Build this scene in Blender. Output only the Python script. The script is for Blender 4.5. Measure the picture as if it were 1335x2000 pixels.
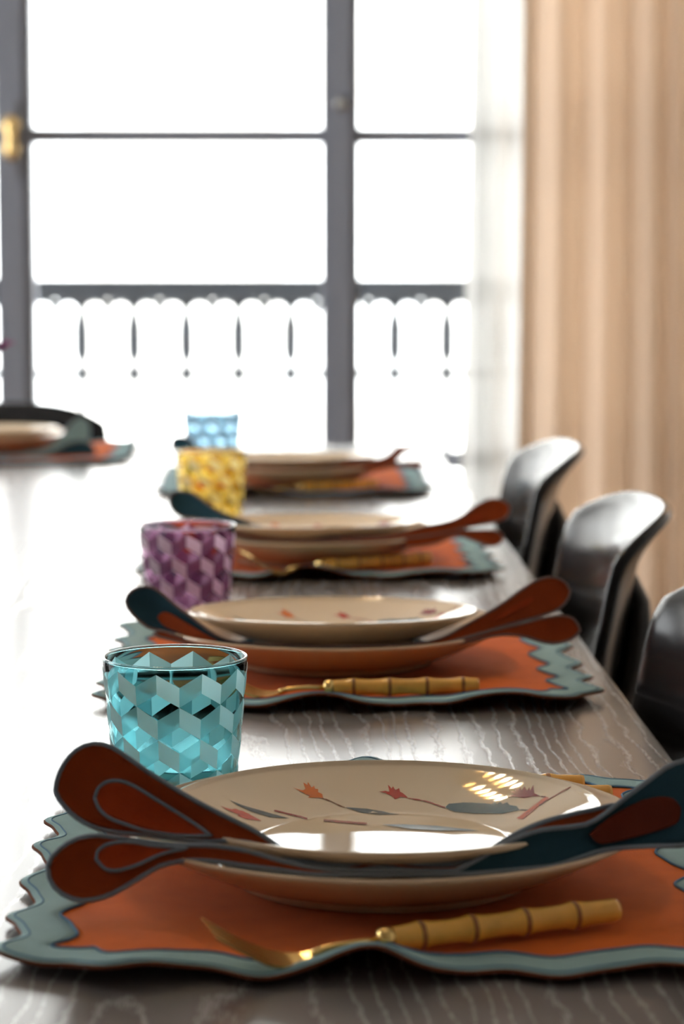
import bpy, bmesh, math, random
from mathutils import Vector, Matrix
random.seed(4)
for o in list(bpy.data.objects): bpy.data.objects.remove(o, do_unlink=True)
S = bpy.context.scene
COL = S.collection
# ------------------------------------------------------------------ camera
FPX, HOR, VPX, HC, T = 4890.0, 474.0, 548.0, 0.3415, 0.75      # focal px, horizon row, vanishing column, eye above table, table height
P = math.atan((1000 - HOR) / FPX)
PSI = math.atan((667.5 - VPX) * math.cos(P) / FPX)
cp, sp_, cs, ss = math.cos(P), math.sin(P), math.cos(PSI), math.sin(PSI)
FW = Vector((ss*cp, cs*cp, -sp_)); RT = Vector((cs, -ss, 0)); UP = Vector((ss*sp_, cs*sp_, cp))
CAM = Vector((0, 0, T + HC))
cd = bpy.data.cameras.new('camera'); cam = bpy.data.objects.new('camera', cd); COL.objects.link(cam)
M = Matrix((RT, UP, -FW)).transposed().to_4x4(); M.translation = CAM; cam.matrix_world = M
cd.sensor_fit = 'VERTICAL'; cd.sensor_height = 36; cd.lens = 36*FPX/2000
cd.clip_start = 0.02
cd.dof.use_dof = True; cd.dof.focus_distance = 1.50; cd.dof.aperture_fstop = 8.0
S.camera = cam
# ------------------------------------------------------------------ light and exposure
S.view_settings.view_transform = 'Standard'; S.view_settings.look = 'None'
S.view_settings.exposure = 0.92; S.view_settings.gamma = 1.0; S.view_settings.use_curve_mapping = False
SKY = 6.0
w = bpy.data.worlds.new('overcast_sky'); S.world = w; w.use_nodes = True
bg = w.node_tree.nodes['Background']; bg.inputs[0].default_value = (0.97, 0.985, 1, 1); bg.inputs[1].default_value = SKY
YW = 6.2                     # window plane
XL, XR, YB, ZC = -3.4, 2.3, -2.6, 2.75
def portal(name, loc, rot, sx, sy):
    l = bpy.data.lights.new(name, 'AREA'); l.shape = 'RECTANGLE'; l.size = sx; l.size_y = sy; l.cycles.is_portal = True
    o = bpy.data.objects.new(name, l); o.location = loc; o.rotation_euler = rot; COL.objects.link(o)
portal('window_portal', (-0.55, YW+0.12, 1.3), (math.radians(-90), 0, 0), 5.6, 2.5)
portal('added_side_window_portal', (XL-0.12, 4.25, 1.4), (0, math.radians(-90), 0), 2.4, 3.4)  # samples the sky through the added side windows

# ------------------------------------------------------------------ pixel helpers (photo pixels -> rays -> points on known planes)
def ray(px, py):
    return (FW*FPX + RT*(px-667.5) - UP*(py-1000)).normalized()
def at_z(px, py, z):                    # z above the table top
    d = ray(px, py); t = (z - HC)/d.z; return CAM + d*t
def at_y(px, py, y):
    d = ray(px, py); return CAM + d*(y/d.y)
def at_lean(px, py, Y, k, z0):          # plane y = Y + k*(z-z0)
    d = ray(px, py); t = (Y + k*(CAM.z - z0 - T))/(d.y - k*d.z); return CAM + d*t

# ------------------------------------------------------------------ materials
def mat(name, col, rough=0.5, metal=0, spec=0.5, noise=0, nscale=40, bump=0, bscale=200, **kw):
    m = bpy.data.materials.new(name); m.use_nodes = True
    nt = m.node_tree; b = nt.nodes['Principled BSDF']
    b.inputs['Base Color'].default_value = (*col, 1); b.inputs['Roughness'].default_value = rough
    b.inputs['Metallic'].default_value = metal; b.inputs['Specular IOR Level'].default_value = spec
    for k, v in kw.items(): b.inputs[k.replace('_', ' ')].default_value = v
    tc = nt.nodes.new('ShaderNodeTexCoord')
    if noise:
        n = nt.nodes.new('ShaderNodeTexNoise'); n.inputs['Scale'].default_value = nscale; n.inputs['Detail'].default_value = 5
        nt.links.new(tc.outputs['Object'], n.inputs['Vector'])
        r = nt.nodes.new('ShaderNodeMapRange'); r.inputs[3].default_value = 1-noise; r.inputs[4].default_value = 1+noise
        nt.links.new(n.outputs['Fac'], r.inputs[0])
        x = nt.nodes.new('ShaderNodeVectorMath'); x.operation = 'SCALE'; x.inputs[0].default_value = col
        nt.links.new(r.outputs[0], x.inputs['Scale']); nt.links.new(x.outputs[0], b.inputs['Base Color'])
    if bump:
        n = nt.nodes.new('ShaderNodeTexNoise'); n.inputs['Scale'].default_value = bscale; n.inputs['Detail'].default_value = 3
        nt.links.new(tc.outputs['Object'], n.inputs['Vector'])
        bp = nt.nodes.new('ShaderNodeBump'); bp.inputs['Strength'].default_value = bump; bp.inputs['Distance'].default_value = 0.001
        nt.links.new(n.outputs['Fac'], bp.inputs['Height']); nt.links.new(bp.outputs[0], b.inputs['Normal'])
    return m
def srgb(r, g, b):
    return tuple((c/255/12.92 if c/255 <= .04045 else ((c/255+.055)/1.055)**2.4) for c in (r, g, b))
def weave(name, col, amt=.12):
    m = mat(name, col, 0.9, spec=.12, noise=amt, nscale=60, bump=.35, bscale=900, Sheen_Weight=.03)
    return m
M_white = mat('painted_plaster', (.70, .67, .63), .8, noise=.03, nscale=3)
M_floor = mat('oak_floor', (.32, .22, .14), .4, noise=.2, nscale=6)
M_frame = mat('grey_window_paint', srgb(128, 132, 144), .45, noise=.04)
M_iron = mat('wrought_iron', (.035, .04, .05), .5)
M_brass = mat('brass', (.80, .56, .24), .22, 1)
M_gold = mat('gold_metal', (.82, .58, .22), .25, 1, noise=.05)
M_black = mat('black_plastic', (.010, .010, .011), .2, spec=.2, noise=.1)
M_blackw = mat('black_stained_wood', (.012, .009, .008), .5, noise=.2)
M_stone = mat('pale_stone', (.72, .70, .66), .9, noise=.06, nscale=2)
M_slate = mat('slate_roof', (.25, .27, .3), .8, noise=.1)
M_orange = weave('orange_linen', srgb(204, 98, 32), .14)
M_blue = weave('pale_blue_linen', srgb(138, 168, 172), .1)
M_stitch = weave('steel_blue_stitching', srgb(88, 122, 150), .1)
M_rustback = weave('brown_backing', srgb(110, 62, 40), .2)
M_rust = weave('rust_linen', srgb(142, 60, 24), .2)
M_rustshade = weave('shaded_rust_linen', srgb(92, 38, 24), .2)  # rust inset cloth again, petal shade put into the colour
M_rustin = weave('red_rust_inset', srgb(160, 62, 26), .28)
M_teal = weave('dark_teal_linen', srgb(38, 68, 82), .12)
M_pipe = weave('slate_piping', srgb(124, 134, 146), .15)
M_pipebr = weave('taupe_piping', srgb(120, 100, 96), .15)
M_plate = mat('beige_glaze', srgb(234, 213, 184), .035, spec=.55, noise=.015, nscale=12)
M_plate2 = mat('sand_glaze', srgb(216, 188, 157), .12, spec=.5, noise=.015, nscale=12)
def bamboo():
    m = mat('bamboo', srgb(246, 184, 84), .26, spec=.6, noise=.22, nscale=90)
    return m
M_bamboo = bamboo()
M_node = mat('bamboo_node', srgb(158, 100, 42), .5, noise=.7, nscale=420)
M_mag = mat('magenta_petal', (.35, .05, .25), .6, noise=.2)
M_leaf = mat('green_stem', (.08, .2, .05), .6, noise=.2)
M_ceramic = mat('white_ceramic', (.8, .8, .78), .2)

def node_mat(name):
    m = bpy.data.materials.new(name); m.use_nodes = True; nt = m.node_tree; nt.nodes.clear()
    o = nt.nodes.new('ShaderNodeOutputMaterial'); return m, nt, o
def mixs(nt, fac, a, b):
    x = nt.nodes.new('ShaderNodeMixShader')
    if isinstance(fac, (int, float)): x.inputs[0].default_value = fac
    else: nt.links.new(fac, x.inputs[0])
    nt.links.new(a.outputs[0], x.inputs[1]); nt.links.new(b.outputs[0], x.inputs[2]); return x
def bs(nt, kind, col, **kw):
    n = nt.nodes.new('ShaderNodeBsdf'+kind); n.inputs[0].default_value = (*col, 1)
    for k, v in kw.items(): n.inputs[k].default_value = v
    return n
# thin window glass: clear with a fresnel sheen
M_pane, nt, o = node_mat('window_glass')
fr = nt.nodes.new('ShaderNodeFresnel'); fr.inputs[0].default_value = 1.45
nt.links.new(mixs(nt, fr.outputs[0], bs(nt, 'Transparent', (.97, .98, .98)), bs(nt, 'Glossy', (1, 1, 1), Roughness=.02)).outputs[0], o.inputs[0])
def cloth_trans(name, col, transl, transp, stripes=0):
    m, nt, o = node_mat(name)
    d = bs(nt, 'Diffuse', col); t = bs(nt, 'Translucent', col)
    a = mixs(nt, transl, d, t)
    if stripes:
        tc = nt.nodes.new('ShaderNodeTexCoord'); mp = nt.nodes.new('ShaderNodeMapping'); mp.inputs['Scale'].default_value = (60, 60, .6)
        n = nt.nodes.new('ShaderNodeTexNoise'); n.inputs['Scale'].default_value = 1.0; n.inputs['Detail'].default_value = 6
        nt.links.new(tc.outputs['Object'], mp.inputs[0]); nt.links.new(mp.outputs[0], n.inputs['Vector'])
        r = nt.nodes.new('ShaderNodeMapRange'); r.inputs[3].default_value = 1-stripes; r.inputs[4].default_value = 1+stripes
        x = nt.nodes.new('ShaderNodeVectorMath'); x.operation = 'SCALE'; x.inputs[0].default_value = col
        nt.links.new(n.outputs['Fac'], r.inputs[0]); nt.links.new(r.outputs[0], x.inputs['Scale'])
        nt.links.new(x.outputs[0], d.inputs[0]); nt.links.new(x.outputs[0], t.inputs[0])
    if transp: a = mixs(nt, transp, a, bs(nt, 'Transparent', (1, 1, 1)))
    nt.links.new(a.outputs[0], o.inputs[0]); return m
M_drape = cloth_trans('beige_drape', srgb(232, 216, 199), .45, 0, .10)
M_sheer = cloth_trans('white_sheer', (.86, .86, .85), .36, .16)

def wood_table():
    m = mat('cerused_dark_oak', (.1, .09, .08), .22, spec=.65)
    nt = m.node_tree; b = nt.nodes['Principled BSDF']; L = nt.links; N = nt.nodes.new
    tc = N('ShaderNodeTexCoord'); mp = N('ShaderNodeMapping'); mp.inputs['Scale'].default_value = (1, .09, 1)
    L.new(tc.outputs['Object'], mp.inputs[0])
    n1 = N('ShaderNodeTexNoise'); n1.inputs['Scale'].default_value = 5.5; n1.inputs['Detail'].default_value = 2; L.new(mp.outputs[0], n1.inputs['Vector'])
    mp3 = N('ShaderNodeMapping'); mp3.inputs['Scale'].default_value = (1, .35, 1); L.new(tc.outputs['Object'], mp3.inputs[0])
    n3 = N('ShaderNodeTexNoise'); n3.inputs['Scale'].default_value = 45; n3.inputs['Detail'].default_value = 2; L.new(mp3.outputs[0], n3.inputs['Vector'])
    a = N('ShaderNodeMath'); a.operation = 'MULTIPLY'; a.inputs[1].default_value = 26; L.new(n1.outputs['Fac'], a.inputs[0])
    a3 = N('ShaderNodeMath'); a3.operation = 'MULTIPLY_ADD'; a3.inputs[1].default_value = 1.3; L.new(n3.outputs['Fac'], a3.inputs[0]); L.new(a.outputs[0], a3.inputs[2])
    sx = N('ShaderNodeSeparateXYZ'); L.new(tc.outputs['Object'], sx.inputs[0])
    ax = N('ShaderNodeMath'); ax.operation = 'MULTIPLY_ADD'; ax.inputs[1].default_value = 75; L.new(sx.outputs[0], ax.inputs[0]); L.new(a3.outputs[0], ax.inputs[2])
    f = N('ShaderNodeMath'); f.operation = 'FRACT'; L.new(ax.outputs[0], f.inputs[0])
    mp2 = N('ShaderNodeMapping'); mp2.inputs['Scale'].default_value = (900, 120, 1); L.new(tc.outputs['Object'], mp2.inputs[0])
    n2 = N('ShaderNodeTexNoise'); n2.inputs['Scale'].default_value = 1; n2.inputs['Detail'].default_value = 3; L.new(mp2.outputs[0], n2.inputs['Vector'])
    tri = N('ShaderNodeMath'); tri.operation = 'PINGPONG'; tri.inputs[1].default_value = .5; L.new(f.outputs[0], tri.inputs[0])
    ad = N('ShaderNodeMath'); ad.operation = 'MULTIPLY_ADD'; ad.inputs[1].default_value = .55; L.new(n2.outputs['Fac'], ad.inputs[0]); L.new(tri.outputs[0], ad.inputs[2])
    r = N('ShaderNodeMapRange'); r.inputs[1].default_value = .27; r.inputs[2].default_value = .40; L.new(ad.outputs[0], r.inputs[0])
    mx = N('ShaderNodeMix'); mx.data_type = 'RGBA'; L.new(r.outputs[0], mx.inputs[0])
    mx.inputs[6].default_value = (.150, .138, .135, 1); mx.inputs[7].default_value = (.31, .30, .305, 1)
    r.inputs[3].default_value = 0; r.inputs[4].default_value = 1
    inv = N('ShaderNodeMath'); inv.operation = 'SUBTRACT'; inv.inputs[0].default_value = 1; L.new(r.outputs[0], inv.inputs[1])
    L.new(inv.outputs[0], mx.inputs[0]); L.new(mx.outputs[2], b.inputs['Base Color'])
    bp = N('ShaderNodeBump'); bp.inputs['Strength'].default_value = .12; bp.inputs['Distance'].default_value = .0006
    L.new(r.outputs[0], bp.inputs['Height']); L.new(bp.outputs[0], b.inputs['Normal'])
    return m
M_wood = wood_table()

# ------------------------------------------------------------------ mesh helpers
def link(name, me, parent=None, m=None, smooth=True):
    o = bpy.data.objects.new(name, me); COL.objects.link(o)
    if parent: o.parent = parent
    if m and not me.materials: me.materials.append(m)
    if smooth and me.polygons: me.polygons.foreach_set('use_smooth', [True]*len(me.polygons))
    return o
def pyd(name, v, f, parent=None, m=None, smooth=True):
    me = bpy.data.meshes.new(name); me.from_pydata([tuple(p) for p in v], [], f); me.update()
    return link(name, me, parent, m, smooth)
def from_bm(name, bm, parent=None, m=None, smooth=False):
    bmesh.ops.recalc_face_normals(bm, faces=bm.faces)
    me = bpy.data.meshes.new(name); bm.to_mesh(me); bm.free(); return link(name, me, parent, m, smooth)
def box(bm, x0, x1, y0, y1, z0, z1):
    r = bmesh.ops.create_cube(bm, size=1)
    for v in r['verts']:
        v.co = Vector((x0+(v.co.x+.5)*(x1-x0), y0+(v.co.y+.5)*(y1-y0), z0+(v.co.z+.5)*(z1-z0)))
    return r['verts']
def boxo(name, dims, parent=None, m=None, bevel=0):
    bm = bmesh.new(); box(bm, *dims)
    if bevel: bmesh.ops.bevel(bm, geom=bm.edges[:], offset=bevel, segments=2, affect='EDGES', profile=.6)
    return from_bm(name, bm, parent, m)
def empty(name, loc=(0, 0, 0), rz=0):
    o = bpy.data.objects.new(name, None); o.location = loc; o.rotation_euler = (0, 0, rz); o.empty_display_size = .05; COL.objects.link(o); return o
def tag(o, label=None, cat=None, group=None, kind=None):
    if label: o['label'] = label
    if cat: o['category'] = cat
    if group: o['group'] = group
    if kind: o['kind'] = kind
    return o
def lathe_vf(prof, n=64, close=False):
    v = []; f = []; rows = len(prof)
    for r, z in prof:
        for i in range(n):
            a = 2*math.pi*i/n; v.append((r*math.cos(a), r*math.sin(a), z))
    for j in range(rows-1):
        for i in range(n):
            k = (i+1) % n; f.append((j*n+i, j*n+k, (j+1)*n+k, (j+1)*n+i))
    if close:
        for i in range(n):
            k = (i+1) % n; f.append(((rows-1)*n+i, (rows-1)*n+k, k, i))
    else:
        f.append(tuple(range(n-1, -1, -1))); f.append(tuple((rows-1)*n+i for i in range(n)))
    return v, f
def lathe(name, prof, parent=None, m=None, n=64):
    v, f = lathe_vf(prof, n); o = pyd(name, v, f, parent, m); return o
def tube_vf(pts, rad, n=8, closed=False):
    pts = [Vector(p) for p in pts]; N = len(pts); v = []; f = []; prev = None
    for i, p in enumerate(pts):
        a = pts[(i-1) % N] if (closed or i > 0) else p; b = pts[(i+1) % N] if (closed or i < N-1) else p
        t = (b-a).normalized()
        if prev is None:
            u = t.orthogonal().normalized()
        else:
            u = (prev - t*prev.dot(t)).normalized()
        prev = u; w_ = t.cross(u); r = rad[i] if isinstance(rad, (list, tuple)) else rad
        for k in range(n):
            th = 2*math.pi*k/n; v.append(p + (u*math.cos(th)+w_*math.sin(th))*r)
    for i in range(N if closed else N-1):
        j = (i+1) % N
        for k in range(n):
            q = (k+1) % n; f.append((i*n+k, i*n+q, j*n+q, j*n+k))
    if not closed:
        f.append(tuple(range(n-1, -1, -1))); f.append(tuple((N-1)*n+k for k in range(n)))
    return v, f
def tube(name, pts, rad, parent=None, m=None, n=8, closed=False):
    v, f = tube_vf(pts, rad, n, closed); return pyd(name, v, f, parent, m)
def catmull(p, t):                      # p list of tuples, t in 0..len-1
    i = min(int(t), len(p)-2); u = t-i
    g = lambda k: p[max(0, min(len(p)-1, k))]
    a, b, c, d = g(i-1), g(i), g(i+1), g(i+2)
    return tuple(.5*(2*b[k]+(c[k]-a[k])*u+(2*a[k]-5*b[k]+4*c[k]-d[k])*u*u+(3*b[k]-a[k]-3*c[k]+d[k])*u**3) for k in range(len(b)))
def resample(p, n):
    ds = [catmull(p, (len(p)-1)*i/400) for i in range(401)]
    L = [0]
    for a, b in zip(ds, ds[1:]): L.append(L[-1]+math.dist(a, b))
    out = []; j = 0
    for i in range(n):
        s = L[-1]*i/(n-1)
        while j < 399 and L[j+1] < s: j += 1
        u = (s-L[j])/max(1e-9, L[j+1]-L[j]); out.append(tuple(x+(y-x)*u for x, y in zip(ds[j], ds[j+1])))
    return out
def interp(tab, x):
    if x <= tab[0][0]: return tab[0][1]
    for (a, b), (c, d) in zip(tab, tab[1:]):
        if x <= c:
            u = (x-a)/(c-a); u = u*u*(3-2*u); return b+(d-b)*u
    return tab[-1][1]

# ------------------------------------------------------------------ the room
def struct(o): o['kind'] = 'structure'; return o
struct(boxo('floor', (XL-.2, XR+.2, YB-.2, YW+.1, -.12, 0), None, M_floor))
struct(boxo('ceiling', (XL-.2, XR+.2, YB-.2, YW+.1, ZC, ZC+.15), None, M_white))
struct(boxo('wall_right', (XR, XR+.2, YB, YW, 0, ZC), None, M_white))
struct(boxo('wall_back', (XL, XR, YB-.2, YB, 0, ZC), None, M_white))
bm = bmesh.new()
box(bm, XL-.2, XL, YB, YW+.1, 0, .25); box(bm, XL-.2, XL, YB, YW+.1, 2.5, ZC)
for a, b in ((YB, 2.6), (4.1, 4.5), (5.9, YW+.1)): box(bm, XL-.2, XL, a, b, .25, 2.5)
struct(from_bm('wall_left', bm, None, M_white))
bm = bmesh.new(); box(bm, XL, XR, YW-.05, YW+.1, 2.52, ZC); box(bm, XL, XR, YW-.05, YW+.1, 0, .10)
struct(from_bm('wall_front', bm, None, M_white))
nwin = 0
for a, b in ((2.6, 4.1), (4.5, 5.9)):  # side windows added out of view to let in fill light
    nwin += 1; e = struct(empty('window_%d' % nwin, (XL-.1, (a+b)/2, .25))); h = (b-a)/2
    for y0, y1, z0, z1 in ((-h, -h+.06, 0, 2.25), (h-.06, h, 0, 2.25), (-.03, .03, .07, 2.18), (-h+.06, h-.06, 0, .07), (-h+.06, h-.06, 2.18, 2.25)):
        boxo('sash_frame', (-.03, .03, y0, y1, z0, z1), e, M_frame, .004)
    boxo('pane', (-.004, .004, -h+.05, h-.05, .06, 2.19), e, M_pane)
# front windows
XM = at_y(664, 600, YW).x; XS = XM - at_y(33, 600, YW).x
Zm = at_y(664, 266, YW).z
ntrim = 0
bars = [XM + XS*k for k in (-4, -3, -2, -1, 0, 1, 2)]
for i, x in enumerate(bars):
    ntrim += 1; bm = bmesh.new()
    box(bm, x-.045, x+.045, YW-.03, YW+.05, .10, 2.52); box(bm, x-.024, x+.024, YW-.045, YW-.03, .10, 2.52)
    t = struct(from_bm('trim_%d' % ntrim, bm, None, M_frame))
    if i == 3:
        hz = at_y(24, 272, YW).z
        l = boxo('handle_plate', (x-.012, x+.012, YW-.053, YW-.045, hz-.09, hz+.09), t, M_frame, .003)
        v, f = lathe_vf([(.003, -.055), (.012, -.05), (.019, -.03), (.013, 0), (.021, .028), (.016, .05), (.003, .055)], 16)
        k = pyd('brass_handle', [(p[0]+x, p[1]+YW-.075, p[2]+hz) for p in v], f, l, M_brass); k['label'] = 'polished brass lever handle'
    if i == 4:
        hz = at_y(660, 205, YW).z
        v, f = lathe_vf([(.002, 0), (.013, .002), (.016, .010), (.010, .018), (.002, .02)], 16)
        pyd('catch_knob', [(p[0]+x, YW-.045-p[2], p[1]+hz) for p in v], f, t, mat('pewter', (.4, .39, .37), .35, 1))
for i, (a, b) in enumerate(zip(bars, bars[1:])):
    nwin += 1; e = struct(empty('window_%d' % nwin, ((a+b)/2, YW, .10))); h = (b-a)/2-.045
    for z in (Zm-.10, Zm-.10+.80, Zm-.10-.80): boxo('muntin', (-h, h, -.012, .012, z-.019, z+.019), e, M_frame)
    boxo('bottom_rail', (-h, h, -.02, .03, 0, .08), e, M_frame, .003); boxo('top_rail', (-h, h, -.02, .03, 2.34, 2.42), e, M_frame, .003)
    boxo('pane', (-h, h, .013, .019, .08, 2.34), e, M_pane)
# balcony and railing outside
YR = YW+.62
struct(boxo('balcony_floor', (XL, XR, YW+.1, YR+.15, -.1, .05), None, M_stone))
rail = tag(empty('balcony_railing', (0, YR, .05)), 'dark wrought iron balcony railing with scalloped frieze outside the window', 'railing')
z1 = at_y(400, 545, YR).z-.05; z0 = at_y(400, 585, YR).z-.05
boxo('handrail', (XL, XR, -.03, .03, z0, z1), rail, M_iron, .006)
pit = at_y(262, 700, YR).x - at_y(160, 700, YR).x; xb = at_y(262, 700, YR).x
zc_ = at_y(300, 730, YR).z-.05; zlo = at_y(300, 885, YR).z-.05; zt = at_y(300, 640, YR).z-.05
boxo('cross_bar', (XL, XR, -.006, .006, zc_-.010, zc_+.010), rail, M_iron)
boxo('cross_bar', (XL, XR, -.006, .006, .10, .12), rail, M_iron)
boxo('cross_bar', (XL, XR, -.006, .006, zlo-.005, zlo+.005), rail, M_iron)
prof = [(.007, 0), (.007, zlo-.03), (.013, zlo), (.007, zlo+.03), (.007, zc_-.04), (.016, zc_-.012), (.016, zc_+.012), (.012, zc_+.03), (.022, zt-.07), (.022, zt), (.010, zt+.06), (.006, z0)]
v, f = lathe_vf(prof, 8); sm = bpy.data.meshes.new('baluster'); sm.from_pydata(v, [], f); sm.materials.append(M_iron)
arcp = [(pit/4*math.cos(math.pi*i/8), 0, -pit/4*1.0*(1-math.sin(math.pi*i/8))) for i in range(9)]
v, f = tube_vf(arcp, .010, 6); am = bpy.data.meshes.new('scallop'); am.from_pydata(v, [], f); am.materials.append(M_iron)
for i in range(-30, 26):
    x = xb + pit*i
    if XL < x < XR:
        o = link('baluster', sm, rail); o.location = (x, 0, 0)
        for d in (0, .5):
            o = link('scallop', am, rail); o.location = (x+pit*(d+.25), 0, z0)
# street facade opposite
bd = tag(empty('apartment_building', (0, 17, -8)), 'pale bleached apartment facade across the street beyond the balcony', 'building')
boxo('facade_wall', (-14, 14, 0, 1, 0, 26), bd, M_stone)
wm = None
for r_ in range(5):
    for c_ in range(-5, 6):
        o = boxo('facade_window', (-.6, .6, -.06, .04, -1.1, 1.1), bd, M_white) if wm is None else link('facade_window', wm, bd, None, False)
        wm = o.data; o.location = (c_*2.3+.5, 0, 4+r_*3.3+1.7)
        q = boxo('facade_pane', (-.5, .5, -.08, -.06, -1, 1), o, M_ceramic) if (r_ == 0 and c_ == -5) else link('facade_pane', pm, o, None, False)
        pm = q.data
# ------------------------------------------------------------------ curtains
def curtain(name, x0, x1, x0t, y, zb, zt, folds, amp, m, label, seed, jitter):
    rnd = random.Random(seed); n = folds*14; nz = 14; ph = 0; prs = []
    for i in range(folds): prs.append((rnd.uniform(1-jitter, 1+jitter), rnd.uniform(.55, 1.2)))
    tot = sum(p[0] for p in prs); row = []
    u = 0
    for wv, am_ in prs:
        for k in range(14):
            row.append(((u + wv*k/14)/tot, amp*am_*math.sin(2*math.pi*k/14) + amp*.25*math.sin(6*math.pi*k/14+wv*7)))
        u += wv
    v = []; f = []
    for j in range(nz+1):
        tz = j/nz; z = zb+(zt-zb)*tz; a = x0+(x0t-x0)*tz
        for (s, d) in row:
            v.append((a+(x1-a)*s + .012*math.sin(9*s+3*tz), y+d*(1-.15*tz) + .004*math.sin(30*s+5*tz), z))
    n = len(row)
    for j in range(nz):
        for i in range(n-1): f.append((j*n+i, j*n+i+1, (j+1)*n+i+1, (j+1)*n+i))
    o = pyd(name, v, f, None, m); md = o.modifiers.new('thickness', 'SOLIDIFY'); md.thickness = .0012
    return tag(o, label, 'curtain')
cx0 = at_y(1006, 600, YW-.2).x
curtain('beige_curtain', cx0, XR-.1, cx0+.005, YW-.20, .01, 2.72, 17, .026, M_drape, 'heavy beige drape hanging in deep vertical folds at right', 5, .45)
curtain('sheer_curtain', at_y(890, 800, YW-.1).x, cx0+.06, at_y(925, 0, YW-.1).x, YW-.10, .02, 2.70, 5, .016, M_sheer, 'thin white sheer curtain between window and beige drape', 9, .3)

# ------------------------------------------------------------------ table
TX1 = at_z(1310, 1480, 0).x; TX1b = at_z(1045, 1130, 0).x; TX1 = (TX1+TX1b)/2
TX0 = TX1-1.5; TY1 = at_z(660, 868, 0).y; TY0 = .35
seam = at_z(100, 1190, 0).y
tb = tag(empty('dining_table', ((TX0+TX1)/2, (TY0+TY1)/2, 0)), 'long dark oak dining table with pale limed grain under the place settings', 'table')
ox, oy = tb.location.x, tb.location.y
for a, b in ((TY0, seam-.0004), (seam+.0004, TY1)):
    boxo('tabletop_panel', (TX0-ox, TX1-ox, a-oy, b-oy, T-.035, T), tb, M_wood, .0015)
boxo('apron', (TX0+.12-ox, TX1-.28-ox, TY0+.25-oy, TY1-.35-oy, T-.10, T-.036), tb, M_blackw)
for x in (TX0+.15, TX1-.36):
    for y in (TY0+.28, TY1-.45): boxo('leg', (x-ox, x+.07-ox, y-oy, y+.07-oy, 0, T-.10), tb, M_blackw, .004)
# ------------------------------------------------------------------ chairs
def chair(name, loc, rz, label, dz=0, hw=.185, drop=.030):
    e = tag(empty(name, loc, rz), label, 'chair', None)
    v = []; f = []; nu, nv = 24, 26
    for j in range(nv+1):
        for i in range(nu+1):
            u = -1+2*i/nu; s = j/nv; s2 = s
            ztop = .106 - drop*abs(u)**4.5; zb = -.29
            z = zb+(ztop-zb)*s2
            zz = z
            x = .0 + .19*zz + (max(0, zz-.055)/.045)**1.6*.022 - .036*abs(u)**2.0*(1-.3*max(0, -zz)/.29)
            wv = hw*(.98-.10*(1-s)**2) * (1 - .05*s**6)
            v.append((x, u*wv, T+z+dz))
    for j in range(nv):
        for i in range(nu):
            a = j*(nu+1)+i; f.append((a, a+1, a+nu+2, a+nu+1))
    b = pyd('backrest', v, f, e, M_black)
    md = b.modifiers.new('thickness', 'SOLIDIFY'); md.thickness = .011; md.offset = 1
    md = b.modifiers.new('round', 'BEVEL'); md.width = .004; md.segments = 2; md.limit_method = 'ANGLE'; md.angle_limit = 1.0
    # seat shell
    v = []; f = []
    for j in range(17):
        for i in range(17):
            u = -1+2*i/16; s = j/16
            wv = .225*(1-.12*(1-s)) * (1-.10*max(0, s-.7)/.3)
            v.append((-.055-.40*s, u*wv, T-.29+dz - .025*math.sin(math.pi*s)*(1-u*u) - .03*s**6 + .012*u*u))
    for j in range(16):
        for i in range(16):
            a = j*17+i; f.append((a, a+17, a+18, a+1))
    st = pyd('seat', v, f, e, M_black); md = st.modifiers.new('thickness', 'SOLIDIFY'); md.thickness = .012
    # rear support with a rounded head
    v = []; f = []; n = 20
    for k in range(n):
        z = -.33+.365*k/(n-1); q = max(0, (z+.02)/.056); hwv = .085*math.sqrt(max(.02, 1-q*q)); xx = .012+.20*z
        t = .020*math.sqrt(max(.05, 1-q*q))
        for (a, b_) in ((0, -1), (.7, -1), (1, -.75), (1, .75), (.7, 1), (0, 1)): v.append((xx+t*a, hwv*b_, T+z+dz))
    for k in range(n-1):
        for i in range(6):
            j = (i+1) % 6; f.append((k*6+i, k*6+j, k*6+6+j, k*6+6+i))
    f.append((5, 4, 3, 2, 1, 0)); f.append(tuple((n-1)*6+i for i in range(6)))
    pyd('back_support', v, f, e, M_blackw)
    for sx, sy in ((-.38, -.19), (-.38, .19), (-.08, -.19), (-.08, .19)):
        dx = -.03 if sx < -.2 else .05
        tube('leg', [(sx, sy*.8, T-.31+dz), (sx+dx*.5, sy*.9, (T-.31+dz)/2), (sx+dx, sy, 0.0)], [.014, .012, .009], e, M_blackw, 10)
    return e
chair('dining_chair', (.306, 2.31, 0), 0, 'black moulded dining chair in the middle of the three along the table edge')
chair('dining_chair', (.306, 2.97, 0), 0, 'black moulded dining chair farthest along the table edge, nearest the beige drape')
chair('dining_chair', (.303, 1.70, 0), 0, 'black moulded dining chair nearest the camera, cut by the right edge')
hx = at_y(190, 850, TY1+.22).x
chair('dining_chair', (hx-.215, TY1+.17, 0), math.radians(90), 'black dining chair at the far head of the table, left', at_y(30, 797, TY1+.2).z-T-.094, .25, .035)

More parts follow.
